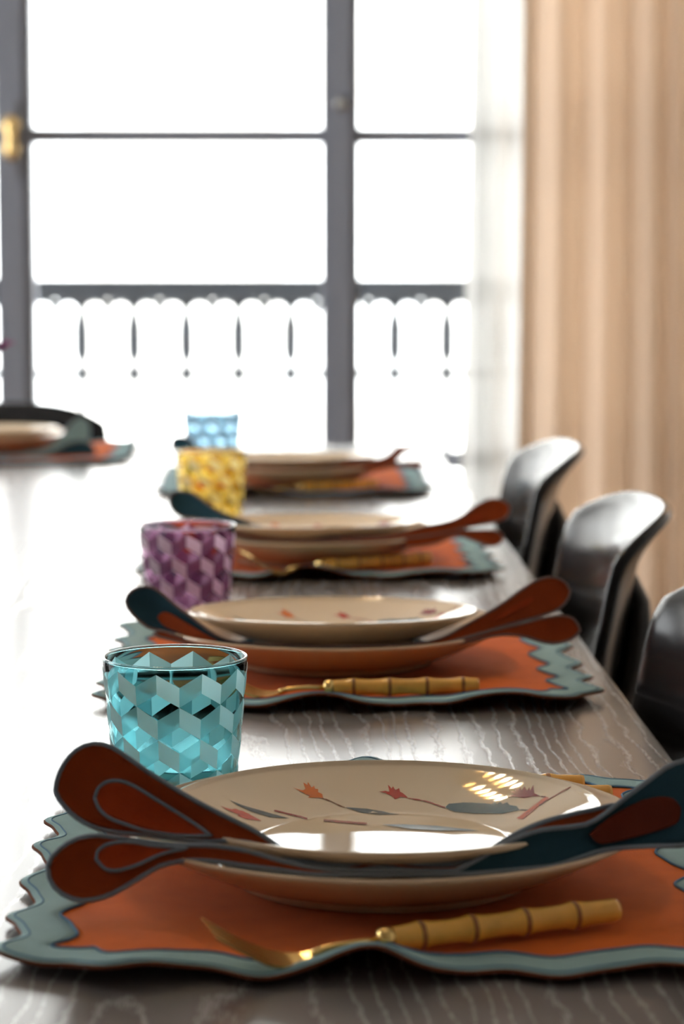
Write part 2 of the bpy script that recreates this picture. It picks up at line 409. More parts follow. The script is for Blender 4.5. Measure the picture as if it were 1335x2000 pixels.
# ------------------------------------------------------------------ place settings
ZR, ZL = .0425, .036          # rim heights above the table (upper plate, dinner plate)
RU, RL = .1165, .138
def pprof(R, rw, z_rim, z_well, z_foot, r_foot, th=.0038):
    """closed plate profile from bottom centre, out over the rim, back to the well centre"""
    inn = []; 
    for i in range(25):
        u = i/24; s = .7*u+.3*u*u
        inn.append((rw+(R-rw)*u, z_well+(z_rim-z_well)*s))
    out = []
    for i in range(9):
        u = i/8; r = r_foot+(R-.001-r_foot)*u; out.append((r, z_foot+.004+(z_rim-.0025-z_foot-.004)*u**1.35))
    p = [(.002, z_foot+.003), (r_foot-.006, z_foot+.003), (r_foot-.004, z_foot), (r_foot-.001, z_foot)] + out + [(R+.0006, z_rim-.0008), (R, z_rim+.0006), (R-.0015, z_rim+.0008)]
    p += [(r, z) for (r, z) in reversed(inn[:24])]
    p += [(rw-.003, z_well-.0003), (rw*.6, z_well-.0006), (.002, z_well-.0006)]
    return p, inn
PU, INU = pprof(RU, .070, ZR, .0225, .0165, .066)
PL, INL = pprof(RL, .088, ZL, .0105, .0052, .082)
def inner_z(r):
    if r <= INU[0][0]: return INU[0][1]-.0004
    for (a, b), (c, d) in zip(INU, INU[1:]):
        if r <= c: return b+(d-b)*(r-a)/(c-a)
    return INU[-1][1]
mesh_cache = {}
def shared(key, builder):
    if key not in mesh_cache: mesh_cache[key] = builder()
    return mesh_cache[key]
def mesh_lathe(nm, prof, m, n=96):
    v, f = lathe_vf(prof, n); me = bpy.data.meshes.new(nm); me.from_pydata(v, [], f); me.materials.append(m); return me

# feather decoration of the upper plate: traced outlines laid on the glaze
FE = [
 ('orange_feather', (228, 120, 40), [(572,1538),(590,1544),(596,1541),(592,1528),(600,1533),(601,1527),(608,1538),(613,1534),(615,1541),(621,1541),(621,1547),(629,1551),(631,1559),(616,1558),(600,1558),(605,1555),(590,1548)]),
 ('red_feather', (196, 72, 56), [(739,1546),(752,1545),(760,1546),(757,1532),(764,1540),(767,1536),(772,1543),(779,1539),(781,1546),(788,1550),(797,1559),(782,1557),(771,1561),(763,1554),(752,1549)]),
 ('maroon_feather', (142, 50, 62), [(990,1557),(1004,1552),(996,1547),(1006,1546),(1002,1538),(1011,1543),(1014,1534),(1018,1544),(1024,1537),(1029,1545),(1033,1538),(1035,1545),(1041,1534),(1043,1550),(1056,1557),(1040,1556),(1022,1560),(1008,1558)]),
 ('blue_feather', (78, 104, 114), [(869,1578),(876,1570),(904,1568),(935,1569),(960,1571),(966,1567),(970,1571),(977,1567),(981,1571),(990,1568),(995,1573),(1008,1576),(1014,1583),(1004,1586),(982,1590),(930,1590),(885,1586)]),
 ('slate_leaf', (98, 104, 106), [(673,1576),(715,1580),(782,1591),(740,1592),(700,1587)]),
 ('slate_leaf', (98, 104, 106), [(449,1564),(475,1574),(509,1584),(565,1599),(527,1597),(490,1586),(465,1575)]),
 ('coral_feather', (208, 92, 74), [(430,1576),(452,1582),(460,1581),(475,1586),(485,1590),(497,1597),(511,1605),(482,1602),(462,1594),(470,1593),(450,1587)]),
 ('pale_blue_feather', (140, 160, 176), [(745,1612),(790,1611),(850,1614),(935,1624),(860,1624),(800,1620)]),
 ('orange_stripe', (206, 92, 56), [(1008,1600),(1024,1588),(1064,1558),(1071,1559),(1040,1586),(1021,1602)]),
]
STEM = [((142, 90, 60), [(629,1559),(645,1565),(662,1573),(673,1577)], 2), ((170, 70, 60), [(797,1559),(830,1565),(869,1578)], 2.2),
        ((160, 55, 50), [(535,1584),(566,1591),(600,1600)], 3.2), ((160, 55, 50), [(632,1603),(670,1606),(716,1610)], 4),
        ((90, 90, 95), [(1014,1583),(1032,1584)], 2), ((120, 70, 80), [(1056,1557),(1066,1558)], 2), ((150, 60, 50), [(1026,1592),(1070,1563),(1116,1537)], 2.2)]
mat_ink = {}
def ink(c):
    if c not in mat_ink: mat_ink[c] = mat('ink_%d_%d_%d' % c, srgb(*c), .1, noise=.12, nscale=200)
    return mat_ink[c]
def decal_pt(px, py, loc):
    d = ray(px, py); t = .9; prev = None
    while t < 3:
        p = CAM + d*t - loc; r = math.hypot(p.x, p.y)
        if r < RU*1.02 and p.z < inner_z(min(r, RU))+.00025: break
        t += .0006
    p = CAM + d*t - loc; r = min(math.hypot(p.x, p.y), RU-.002); a = math.atan2(p.y, p.x)
    return Vector((r*math.cos(a), r*math.sin(a), inner_z(r)+.0003))
def make_decals(loc):
    out = []
    for nm, c, poly in FE:
        pts = []
        for (a, b) in zip(poly, poly[1:]+poly[:1]):
            pts.append(a); pts.append(((a[0]+b[0])/2, (a[1]+b[1])/2))
        q = [decal_pt(x, y, loc) for x, y in pts]
        bm = bmesh.new(); bm.faces.new([bm.verts.new(p) for p in q]); bmesh.ops.triangulate(bm, faces=bm.faces[:])
        bmesh.ops.subdivide_edges(bm, edges=bm.edges[:], cuts=2, use_grid_fill=True)
        for v in bm.verts:
            r = math.hypot(v.co.x, v.co.y); v.co.z = inner_z(r)+.0003
        bmesh.ops.recalc_face_normals(bm, faces=bm.faces)
        if sum(f.normal.z for f in bm.faces) < 0: bmesh.ops.reverse_faces(bm, faces=bm.faces[:])
        me = bpy.data.meshes.new(nm); bm.to_mesh(me); bm.free(); me.materials.append(ink(c)); out.append((nm, me))
    for c, line, wd in STEM:
        pl = resample(line, 12); v = []; f = []
        for i, (x, y) in enumerate(pl):
            v.append(decal_pt(x, y-wd/2, loc)); v.append(decal_pt(x, y+wd/2, loc))
            if i: f.append((2*i-2, 2*i-1, 2*i+1, 2*i))
        me = bpy.data.meshes.new('feather_stem'); me.from_pydata([tuple(p) for p in v], [], f); me.materials.append(ink(c)); out.append(('feather_stem', me))
    return out

# placemats
HXM, HYM = .186, .214
def mat_outline(off, amp, n=360, rc=.05):
    hx_, hy_ = HXM, HYM; segs = []
    per = 4*(hx_+hy_-2*rc)+2*math.pi*rc; out = []
    def pt(s):
        Ls = [(2*(hx_-rc)), math.pi*rc/2, 2*(hy_-rc), math.pi*rc/2]*1
        Ls = [2*(hx_-rc), math.pi*rc/2, 2*(hy_-rc), math.pi*rc/2, 2*(hx_-rc), math.pi*rc/2, 2*(hy_-rc), math.pi*rc/2]
        st = [((-hx_+rc, -hy_), (1, 0)), ((hx_-rc, -hy_+rc), -90), ((hx_, -hy_+rc), (0, 1)), ((hx_-rc, hy_-rc), 0), ((hx_-rc, hy_), (-1, 0)), ((-hx_+rc, hy_-rc), 90), ((-hx_, hy_-rc), (0, -1)), ((-hx_+rc, -hy_+rc), 180)]
        for L_, (a, d) in zip(Ls, st):
            if s <= L_+1e-9:
                if isinstance(d, tuple): return (a[0]+d[0]*s, a[1]+d[1]*s), (d[1], -d[0])
                th = math.radians(d)+s/rc; return (a[0]+rc*math.cos(th), a[1]+rc*math.sin(th)), (math.cos(th), math.sin(th))
            s -= L_
        return (-hx_+rc, -hy_), (0, -1)
    nw = 22
    for i in range(n):
        s = per*i/n; p, nn = pt(s); wv = math.sin(2*math.pi*nw*i/n+.9); wv = wv+.25*math.sin(4*math.pi*nw*i/n+1.4)
        d = off+amp*wv; out.append((p[0]+nn[0]*d, p[1]+nn[1]*d))
    return out
def mat_z(x, y, lift):
    z = .0034
    g = lambda u, c, s: math.exp(-((u-c)/s)**2)
    ef = math.exp(-max(0, y+HYM)/.05); eb = math.exp(-max(0, HYM-y)/.05); el = math.exp(-max(0, x+HXM)/.035); er = math.exp(-max(0, HXM-x)/.035)
    for c, a, s in lift['f']: z += ef*a*g(x, c, s)
    for c, a, s in lift['b']: z += eb*a*g(x, c, s)
    z += el*.004*(1+math.sin(y*31+1))*.5 + er*.004*(1+math.sin(y*27))*.5
    d = max(0, math.hypot(x, y)-.085); z += min(1, d/.05)*.0012*(math.sin(34*x+11*y)+math.sin(23*y-19*x+1))*.6+ .0012*min(1, d/.05)
    return z
LIFTS = [dict(f=[(-.125, .008, .035), (-.012, .014, .026), (.16, .006, .04)], b=[(.004, .013, .028), (-.1, .003, .04)]),
         dict(f=[(-.13, .006, .035), (-.02, .010, .034), (.12, .009, .05)], b=[(.03, .008, .05)]),
         dict(f=[(-.12, .006, .035), (-.01, .014, .036), (.13, .006, .05)], b=[(.03, .008, .05)]),
         dict(f=[(-.10, .005, .035), (-.05, .010, .036), (.13, .006, .05)], b=[(.03, .008, .05)])]
def placemat(loc, rz, lift, label):
    e = tag(empty('placemat', loc, rz), label, 'placemat', 'scalloped orange placemats')
    O = mat_outline(0, .0055); I = mat_outline(-.027, .0055); n = len(O)
    v = []; f = []
    rows = 5
    for j in range(rows):
        for i in range(n):
            u = j/(rows-1); x = O[i][0]+(I[i][0]-O[i][0])*u; y = O[i][1]+(I[i][1]-O[i][1])*u
            v.append((x, y, mat_z(x, y, lift) + .0007*math.sin(math.pi*u)))
    for j in range(rows-1):
        for i in range(n): f.append((j*n+i, j*n+(i+1) % n, (j+1)*n+(i+1) % n, (j+1)*n+i))
    b = pyd('scalloped_border', v, f, e, M_blue); md = b.modifiers.new('thickness', 'SOLIDIFY'); md.thickness = .0022; md.offset = -1; md.material_offset = 1; md.material_offset_rim = 1
    b.data.materials.append(M_rustback); b['label'] = 'pale blue wavy border'
    v = []; f = []; gx, gy = 64, 72; ax_, ay_ = HXM-.015, HYM-.015
    for j in range(gy+1):
        for i in range(gx+1):
            u = -1+2*i/gx; w_ = -1+2*j/gy; q = max(0, abs(u)-.85)/.15*max(0, abs(w_)-.85)/.15
            x = ax_*u*(1-.03*q); y = ay_*w_*(1-.03*q); v.append((x, y, mat_z(x, y, lift)-.0004))
    for j in range(gy):
        for i in range(gx): f.append((j*(gx+1)+i, j*(gx+1)+i+1, (j+1)*(gx+1)+i+1, (j+1)*(gx+1)+i))
    b = pyd('linen_field', v, f, e, M_orange); md = b.modifiers.new('thickness', 'SOLIDIFY'); md.thickness = .0010; md.offset = -1
    b['label'] = 'orange linen centre'
    t = tube('border_piping', [(x, y, mat_z(x, y, lift)+.0003) for x, y in I], .0008, e, M_stitch, 6, True)
    O2 = mat_outline(-.004, .0055)
    tube('border_stitching', [(x, y, mat_z(x, y, lift)+.0003) for x, y in O2], .0005, e, M_stitch, 6, True)
    tube('hem', [(x, y, mat_z(x, y, lift)-.001) for x, y in O], .0010, e, M_rustback, 6, True)
    return e

# napkins: cloth layers traced by upper and lower edge, standing on a leaning surface in front of the plate
def ribbon(name, e, top, bot, Ytab, k, z0, mf, mb, pipe, parent_off=0, bulge=.003, th=.0014, nn=70, nw=8, piped=True, pr=.0013):
    A = resample(top, nn); B = resample(bot, nn); o = e.location
    F = []; 
    for (ax, ay), (bx, by) in zip(A, B):
        row = []
        for j in range(nw+1):
            u = j/nw; px = ax+(bx-ax)*u; py = ay+(by-ay)*u
            p = at_lean(px, py, interp(Ytab, px), k, z0)
            wd = abs(by-ay)/90
            p = p + Vector((0, bulge*math.sin(math.pi*u)*min(1, wd), 0)) - o
            p.z = max(p.z, .0065)
            row.append(p)
        F.append(row)
    v = []; f = []; m = nw+1
    for row in F: v += [p + Vector((0, -th/2, 0)) for p in row]
    b0 = len(v)
    for row in F: v += [p + Vector((0, th/2, th*.3)) for p in row]
    mi = []
    for i in range(nn-1):
        for j in range(nw):
            a = i*m+j; f.append((a, a+1, a+m+1, a+m)); mi.append(0); f.append((b0+a, b0+a+m, b0+a+m+1, b0+a+1)); mi.append(1)
        a = i*m; f.append((a, a+m, b0+a+m, b0+a)); mi.append(1); a = i*m+nw; f.append((a, b0+a, b0+a+m, a+m)); mi.append(1)
    ob = pyd(name, v, f, e, None); ob.data.materials.append(mf); ob.data.materials.append(mb)
    ob.data.polygons.foreach_set('material_index', mi)
    if piped:
        loop = [row[0] for row in F] + [row[-1] for row in reversed(F)]
        q = [loop[0]]
        for p in loop[1:]:
            if (p-q[-1]).length > .0012: q.append(p)
        tube('edge_piping', q, pr, ob, pipe, 8, True)
    return ob
def inset(ob, e, outline, Ytab, k, z0, m, pipe, fwd=.0017, bulge=.003, pr=.0010):
    a = min(range(len(outline)), key=lambda i: outline[i][0]); ol = outline[a:]+outline[:a]
    b = max(range(len(ol)), key=lambda i: ol[i][0])
    top = ol[:b+1]; bot = ol[:1] + ol[:b-1:-1]
    if sum(p[1] for p in top)/len(top) > sum(p[1] for p in bot)/len(bot): top, bot = bot, top
    Yt = [(x, y-fwd) for x, y in Ytab]
    ribbon('petal_inset', e, top, bot, Yt, k, z0, m, m, pipe, bulge=bulge*.6, th=.0008, nn=40, piped=bool(pipe), pr=pr)
def pad(e):
    v, f = lathe_vf([(.002, .0112), (.08, .0112), (.086, .0135), (.082, .0160), (.002, .0163)], 48)
    pyd('folded_centre', v, f, e, M_teal)

def bamboo_handle(parent, L, r0=.0056):
    """along local -x from the ferrule at x=0 to the end at x=+L"""
    nodes = [.018, .045, .073, .100, .122]; nodes = [a for a in nodes if a < L-.005]
    pts = []; rad = []
    n = 60
    for i in range(n+1):
        x = L*i/n; d = min(abs(x-a) for a in nodes); r = r0*(1+.20*math.exp(-(d/.004)**2)+.05*math.exp(-(d/.012)**2)); pts.append((x, 0, 0)); rad.append(r)
    rad[0] *= .9; rad[-1] *= .93
    h = tube('bamboo_handle', pts, rad, parent, M_bamboo, 20)
    for a in nodes:
        q = [(a+d, 0, 0) for d in (-.0022, -.0012, 0, .0012, .0022)]
        tube('node_ring', q, [r0*1.14, r0*1.235, r0*1.26, r0*1.235, r0*1.14], h, M_node, 20)
    tube('ferrule', [(-.004, 0, 0), (-.003, 0, 0), (0, 0, 0), (.003, 0, 0)], [r0*.6, r0*1.0, r0*1.08, r0*1.05], parent, M_gold, 20)
    return h
def cutlery_frame(a, b):
    d = (b-a); e_ang = math.atan2(d.y, d.x); return e_ang, d.length
def fork(pa, pb, label, tilt=0):
    """pa: ferrule point, pb: handle end, both on the cutlery axis"""
    ang, L = cutlery_frame(pa, pb)
    e = tag(empty('fork', pa, ang), label, 'fork', 'bamboo handled forks'); e.rotation_euler = (math.radians(9), -math.asin((pb.z-pa.z)/L), ang)
    bamboo_handle(e, L)
    # gold neck, shoulders and four tines, along -x
    tube('neck', [(-.003, 0, 0), (-.014, 0, .0004), (-.024, 0, 0), (-.031, 0, -.0010), (-.037, 0, -.0032)], [.0017, .0015, .0016, .0019, .0026], e, M_gold, 10)
    zc = lambda x: [-.0062, -.0078, -.0082, -.0076, -.0058, -.0028, .0012, .0062, .0120][min(8, int(x*8))] if x >= 1 else (lambda i, u: (1-u)*Z[i]+u*Z[i+1])(int(x*8), x*8-int(x*8))
    Z = [-.0030, -.0044, -.0044, -.0030, -.0004, .0034, .0078, .0124, .0170]
    def strip(y0a, y1a, s0, s1, n):
        v = []; f = []
        for i in range(n+1):
            s = s0+(s1-s0)*i/n; x = -.035-.054*s; z = zc(min(s, .999))
            wf = min(1, .25+1.6*s) if s < .47 else 1
            for (y, dz) in ((y0a*wf, .0007), (y1a*wf, .0007), (y1a*wf, -.0007), (y0a*wf, -.0007)): v.append((x, y, z+dz))
        for i in range(n):
            for k in range(4):
                q = (k+1) % 4; f.append((i*4+k, i*4+q, i*4+4+q, i*4+4+k))
        f.append((3, 2, 1, 0)); f.append(tuple(n*4+k for k in range(4))); return v, f
    v, f = strip(-.0115, .0115, 0, .48, 8); pyd('fork_head', v, f, e, M_gold, False)
    for k in range(4):
        y = -.0115+k*.00617; v, f = strip(y, y+.0045, .46, 1.0, 8); pyd('tine', v, f, e, M_gold, False)
    return e
def glass(px, py, col, light, label, rot, dens, white=(.97, .97, .98), tintmix=.5, base=0):
    p = at_z(px, py, .0905+base); e = tag(empty('tumbler', (p.x, p.y, T+base), rot), label, 'glass', 'faceted tumblers')
    Rt, Rb, H = .0432, .0350, .0905
    key = 'tumbler_body_%s' % label[:9]
    R = lambda z: Rb+(Rt-Rb)*(z/H)
    prof = [(.002, .001), (Rb-.004, .0005), (Rb-.001, .001), (Rb, .003)] + [(R(H*i/10), H*i/10) for i in range(1, 10)] + [(Rt-.0002, H-.001), (Rt-.0009, H), (Rt-.0018, H-.0006)]
    prof += [(R(H*i/10)-.0022, H*i/10) for i in range(9, 1, -1)] + [(Rb-.004, .0095), (Rb-.010, .008), (.002, .0078)]
    m = mat(key, col, 0.0, spec=.5, Transmission_Weight=1.0, IOR=1.1)
    # absorb in the wall so the colour stays clear
    link('glass_body', mesh_lathe('glass_body', prof, m, 96), e)
    ml = mat(key+'_lip', tuple(.6+.4*q for q in col), 0.0, spec=.8, Transmission_Weight=1.0, IOR=1.5)
    tube('lip', [((Rt-.0009)*math.cos(2*math.pi*i/96), (Rt-.0009)*math.sin(2*math.pi*i/96), H) for i in range(96)], .0010, e, ml, 10, True)
    def facet_mat(nm, c, tr):
        mm, nt, o = node_mat(nm)
        a = mixs(nt, .72, bs(nt, 'Diffuse', c), bs(nt, 'Translucent', c))
        a = mixs(nt, tr, a, bs(nt, 'Transparent', tuple(.4+.6*q for q in c)))
        nt.links.new(a.outputs[0], o.inputs[0]); return mm
    mw = facet_mat(key+'_white', white, .05); mt = facet_mat(key+'_tint', light, tintmix)
    n = 20; da = 2*math.pi/n; ed, rise = .0118, .0078; pitch = ed+rise
    def patch(a0, za, zb, up):
        v = []
        for i in range(5):
            u = i/4; a = a0+da*u; zt = za+(zb-za)*u; zl = zt-ed
            for z in (zt, zl):
                z = max(z, .003); r = R(z)+.0004; v.append((r*math.cos(a), r*math.sin(a), z))
        f = [(2*i, 2*i+1, 2*i+3, 2*i+2) for i in range(4)]
        return v, f
    for nm, mm, side in (('frosted_facets', mw, 0), ('tinted_facets', mt, 1)):
        V = []; Fc = []
        for row in range(-1, 5):
            zt = H-.0035-pitch*row
            for c in range(0, n, 2):
                a0 = (c+(row % 2))*da
                if side == 0: v, f = patch(a0, zt, zt-rise, 0)
                else: v, f = patch(a0+da, zt-rise, zt, 0)
                if row < 0: continue
                if min(p[2] for p in v) < .0031 and max(p[2] for p in v) < .006: continue
                b = len(V); V += v; Fc += [tuple(i+b for i in q) for q in f]
        pyd(nm, V, Fc, e, mm)
    return e

# plate centres (photo pixel of the upper plate's rim centre), front to back
PC = [(748, 1572), (650, 1200), (606, 1022), (566, 893)]
TILT = [(.0, -.6), (.0, -3.0), (0, -2.6), (0, -2.2)]
WHO = ['nearest the camera', 'second from the camera', 'third from the camera', 'fourth and farthest along the table edge']
centres = []
for px, py in PC:
    p = at_z(px, py, ZR); centres.append(Vector((p.x, p.y, T)))
MATX = [(at_z(-12, 1905, 0).x + HXM+.003) , (at_z(1166, 1372, 0).x-HXM), (at_z(978, 1130, 0).x-HXM), (at_z(842, 966, 0).x-HXM)]
FRONT = [at_z(460, 1924, 0).y, at_z(860, 1391, 0).y, at_z(900, 1136, 0).y, at_z(800, 972, 0).y]
def plate_pair(c, who, tilt, decals=True):
    e = link('dinner_plate', shared('dinner', lambda: mesh_lathe('dinner_plate', PL, M_plate2))); e.location = c
    tag(e, 'large plain sand glazed dinner plate under the napkin, ' + who, 'plate', 'dinner plates')
    u = link('feather_plate', shared('upper', lambda: mesh_lathe('feather_plate', PU, M_plate))); u.location = c
    u.rotation_euler = (math.radians(tilt[1]), math.radians(tilt[0]), 0)
    u.location.z += RU*math.sin(abs(math.radians(tilt[1])))*.55
    tag(u, 'beige feather printed plate on top, ' + who, 'plate', 'feather plates')
    for nm, me in shared('decals', lambda: make_decals(Vector((centres[0].x, centres[0].y, T)))):
        link(nm, me, u)
    return e
for i in range(4):
    c = centres[i]
    placemat((MATX[i], FRONT[i]+HYM, T), 0, LIFTS[i], 'orange placemat with pale blue scalloped border, ' + WHO[i])
    plate_pair(c, WHO[i], TILT[i])

# --- napkin of the nearest setting
def napkin_obj(i, label):
    e = tag(empty('napkin', (centres[i].x, centres[i].y, T) if i < 4 else tuple(HEAD)), label, 'napkin', 'petal ended napkins'); pad(e); return e
n1 = napkin_obj(0, 'nearest napkin, two rust petals edged in slate at left, one dark teal petal at right')
cy = centres[0].y
YU = [(100, cy-.055), (300, cy-.070), (480, cy-.090), (620, cy-.103), (760, cy-.106), (880, cy-.103), (1000, cy-.090), (1230, cy-.060)]
YLo = [(90, cy-.075), (300, cy-.090), (480, cy-.105), (620, cy-.112), (880, cy-.112), (1000, cy-.103), (1200, cy-.088), (1420, cy-.070)]
top = [(108,1544),(112,1520),(125,1492),(148,1466),(179,1453),(215,1458),(260,1487),(308,1520),(380,1563),(440,1594),(503,1626),(551,1657),(603,1683),(655,1691),(700,1686),(740,1679),(800,1686),(860,1689),(897,1686),(950,1662),(1002,1631),(1054,1607),(1107,1592),(1159,1581),(1200,1572),(1230,1576)]
bot = [(108,1544),(112,1556),(119,1567),(140,1590),(167,1608),(194,1619),(230,1626),(290,1632),(350,1640),(410,1643),(461,1643),(503,1650),(551,1669),(603,1693),(655,1702),(700,1700),(740,1694),(800,1699),(860,1701),(897,1699),(950,1680),(1002,1652),(1054,1632),(1107,1622),(1159,1610),(1200,1598),(1230,1578)]
r1 = ribbon('upper_layer', n1, top, bot, YU, .45, .03, M_rust, M_teal, M_pipe)
inset(r1, n1, [(185,1559),(192,1540),(206,1529),(224,1525),(245,1528),(270,1540),(320,1571),(380,1609),(412,1632),(350,1632),(290,1624),(248,1611),(215,1598),(194,1580)], YU, .45, .03, M_rustin, M_pipe)
top = [(93,1694),(98,1678),(116,1659),(146,1640),(185,1632),(230,1636),(290,1645),(350,1651),(410,1652),(480,1662),(551,1682),(620,1696),(700,1700),(780,1700),(860,1702),(887,1701),(929,1680),(1002,1640),(1054,1622),(1107,1616),(1149,1609),(1186,1586),(1222,1557),(1264,1526),(1301,1499),(1335,1486),(1370,1484),(1396,1497),(1412,1525),(1417,1556)]
bot = [(93,1694),(95,1712),(104,1730),(119,1745),(149,1758),(179,1758),(215,1748),(248,1730),(290,1704),(320,1689),(365,1681),(410,1682),(480,1691),(551,1700),(620,1708),(700,1709),(780,1709),(860,1709),(890,1708),(940,1705),(1002,1700),(1081,1691),(1133,1675),(1186,1659),(1264,1653),(1335,1651),(1370,1640),(1396,1616),(1412,1588),(1417,1556)]
def split_ribbon(): pass
r2 = ribbon('lower_layer', n1, top, bot, YLo, .45, .03, M_rust, M_rust, M_pipe)
# right half of this layer shows its teal side
def recol(ob, test, idx):
    ob.data.materials.append(idx); k = len(ob.data.materials)-1
    for p in ob.data.polygons:
        if test(p.center): p.material_index = k
recol(r2, lambda c_: c_.x > .02, M_teal)
inset(r2, n1, [(188,1679),(192,1662),(209,1650),(235,1645),(262,1646),(300,1652),(365,1657),(330,1664),(308,1671),(266,1690),(230,1700),(206,1697)], YLo, .45, .03, M_rustin, M_pipe)
inset(r2, n1, [(1150,1630),(1175,1608),(1201,1590),(1251,1565),(1288,1557),(1315,1561),(1329,1578),(1326,1600),(1309,1614),(1251,1632),(1175,1648)], YLo, .45, .03, M_rustshade, None)

# --- napkins of the other settings: teal petal at left, two rust petals at right
def napkin_b(i, label, UL, LL, UR_in, L_in, ys, k=.45):
    e = napkin_obj(i, label); o = e.location; c0 = o.y
    xs = [p[0] for p in UL[0]]; x0, x1 = min(xs), max(xs); W = x1-x0
    YA = [(x0, c0-.045), (x0+W*.25, c0-.080), (x0+W*.5, c0-.106), (x0+W*.72, c0-.09), (x1, c0-.05)]
    YB_ = [(x0, c0-.055), (x0+W*.25, c0-.09), (x0+W*.5, c0-.113), (x0+W*.72, c0-.10), (x1, c0-.065)]
    r = ribbon('upper_layer', e, UL[0], UL[1], YA, k, .03, M_rust, M_teal, M_pipebr, pr=.0011)
    mid = at_y((x0+x1)/2, 1000, c0).x - o.x
    recol(r, lambda q: q.x < mid, M_teal)
    q = ribbon('lower_layer', e, LL[0], LL[1], YB_, k, .03, M_rust, M_teal, M_pipebr, pr=.0011)
    for outl, m_ in UR_in: inset(r, e, outl, YA, k, .03, m_, None)
    return e
U2 = ([(245,1176),(248,1164),(258,1153),(279,1146),(301,1149),(320,1162),(339,1179),(365,1199),(395,1222),(432,1246),(480,1257),(560,1261),(650,1262),(760,1261),(830,1255),(870,1243),(904,1224),(943,1202),(982,1178),(1021,1150),(1052,1132),(1079,1128),(1102,1137),(1113,1154)],
      [(245,1176),(247,1184),(254,1195),(267,1209),(290,1226),(312,1231),(350,1241),(380,1250),(413,1257),(445,1262),(480,1265),(560,1268),(650,1268),(760,1267),(830,1264),(870,1256),(904,1246),(943,1235),(982,1223),(1021,1212),(1060,1202),(1091,1189),(1108,1171),(1113,1154)])
L2 = ([(300,1238),(315,1232),(340,1240),(380,1253),(430,1262),(560,1268),(700,1269),(820,1264),(880,1255),(943,1238),(966,1231),(1021,1218),(1060,1208),(1099,1203),(1122,1211),(1132,1231)],
      [(300,1238),(310,1244),(335,1250),(380,1260),(430,1268),(560,1273),(700,1273),(820,1270),(880,1261),(943,1246),(982,1240),(1021,1243),(1052,1252),(1083,1257),(1118,1247),(1132,1231)])
napkin_b(1, 'napkin second from the camera behind the teal tumbler, teal petal left, two rust petals right', U2, L2,
         [([(307,1207),(313,1199),(327,1197),(357,1213),(395,1236),(425,1252),(380,1247),(350,1236),(320,1222)], M_rust),
          ([(962,1213),(982,1196),(1021,1172),(1040,1166),(1038,1176),(1001,1196)], M_rustin)], None, None)
U3 = ([(330,979),(332,969),(342,960),(356,959),(375,963),(400,980),(430,1000),(465,1013),(510,1028),(560,1043),(620,1046),(700,1046),(770,1042),(830,1028),(870,1020),(900,1009),(925,990),(950,977),(972,975),(990,982),(996,994)],
      [(330,979),(332,988),(340,1000),(355,1010),(380,1013),(410,1018),(440,1024),(480,1038),(520,1046),(560,1050),(620,1052),(700,1052),(770,1052),(830,1046),(870,1040),(900,1033),(930,1027),(955,1022),(978,1017),(991,1008),(996,994)])
L3 = ([(380,1022),(400,1018),(440,1030),(500,1046),(600,1054),(700,1054),(790,1052),(850,1044),(890,1036),(930,1036),(960,1036),(976,1040),(982,1051)],
      [(380,1022),(400,1026),(440,1038),(500,1052),(600,1059),(700,1060),(790,1068),(850,1062),(890,1046),(930,1058),(955,1066),(974,1063),(982,1051)])
napkin_b(2, 'napkin third from the camera behind the purple tumbler, teal petal left, rust petals right', U3, L3, [([(905,1018),(925,1008),(942,1004),(938,1014),(915,1024)], M_rustin)], None, None)
U4 = ([(334,868),(336,858),(345,853),(358,853),(372,860),(392,874),(430,890),(480,902),(540,908),(620,910),(660,906),(690,899),(735,897),(760,887),(775,873),(790,870),(806,868),(818,871)],
      [(334,868),(338,878),(350,884),(372,888),(392,892),(430,900),(480,908),(540,914),(620,916),(660,918),(690,920),(735,914),(765,904),(780,892),(790,882),(800,877),(810,875),(818,871)])
L4 = ([(380,892),(400,893),(440,902),(500,911),(600,916),(680,913),(740,903),(780,902),(808,901),(824,902),(829,906)],
      [(380,892),(400,897),(440,908),(500,917),(600,923),(680,925),(740,917),(780,911),(806,914),(820,913),(829,906)])
napkin_b(3, 'farthest napkin along the table edge behind the yellow tumbler, brown fishtail end at right', U4, L4, [], None, None)

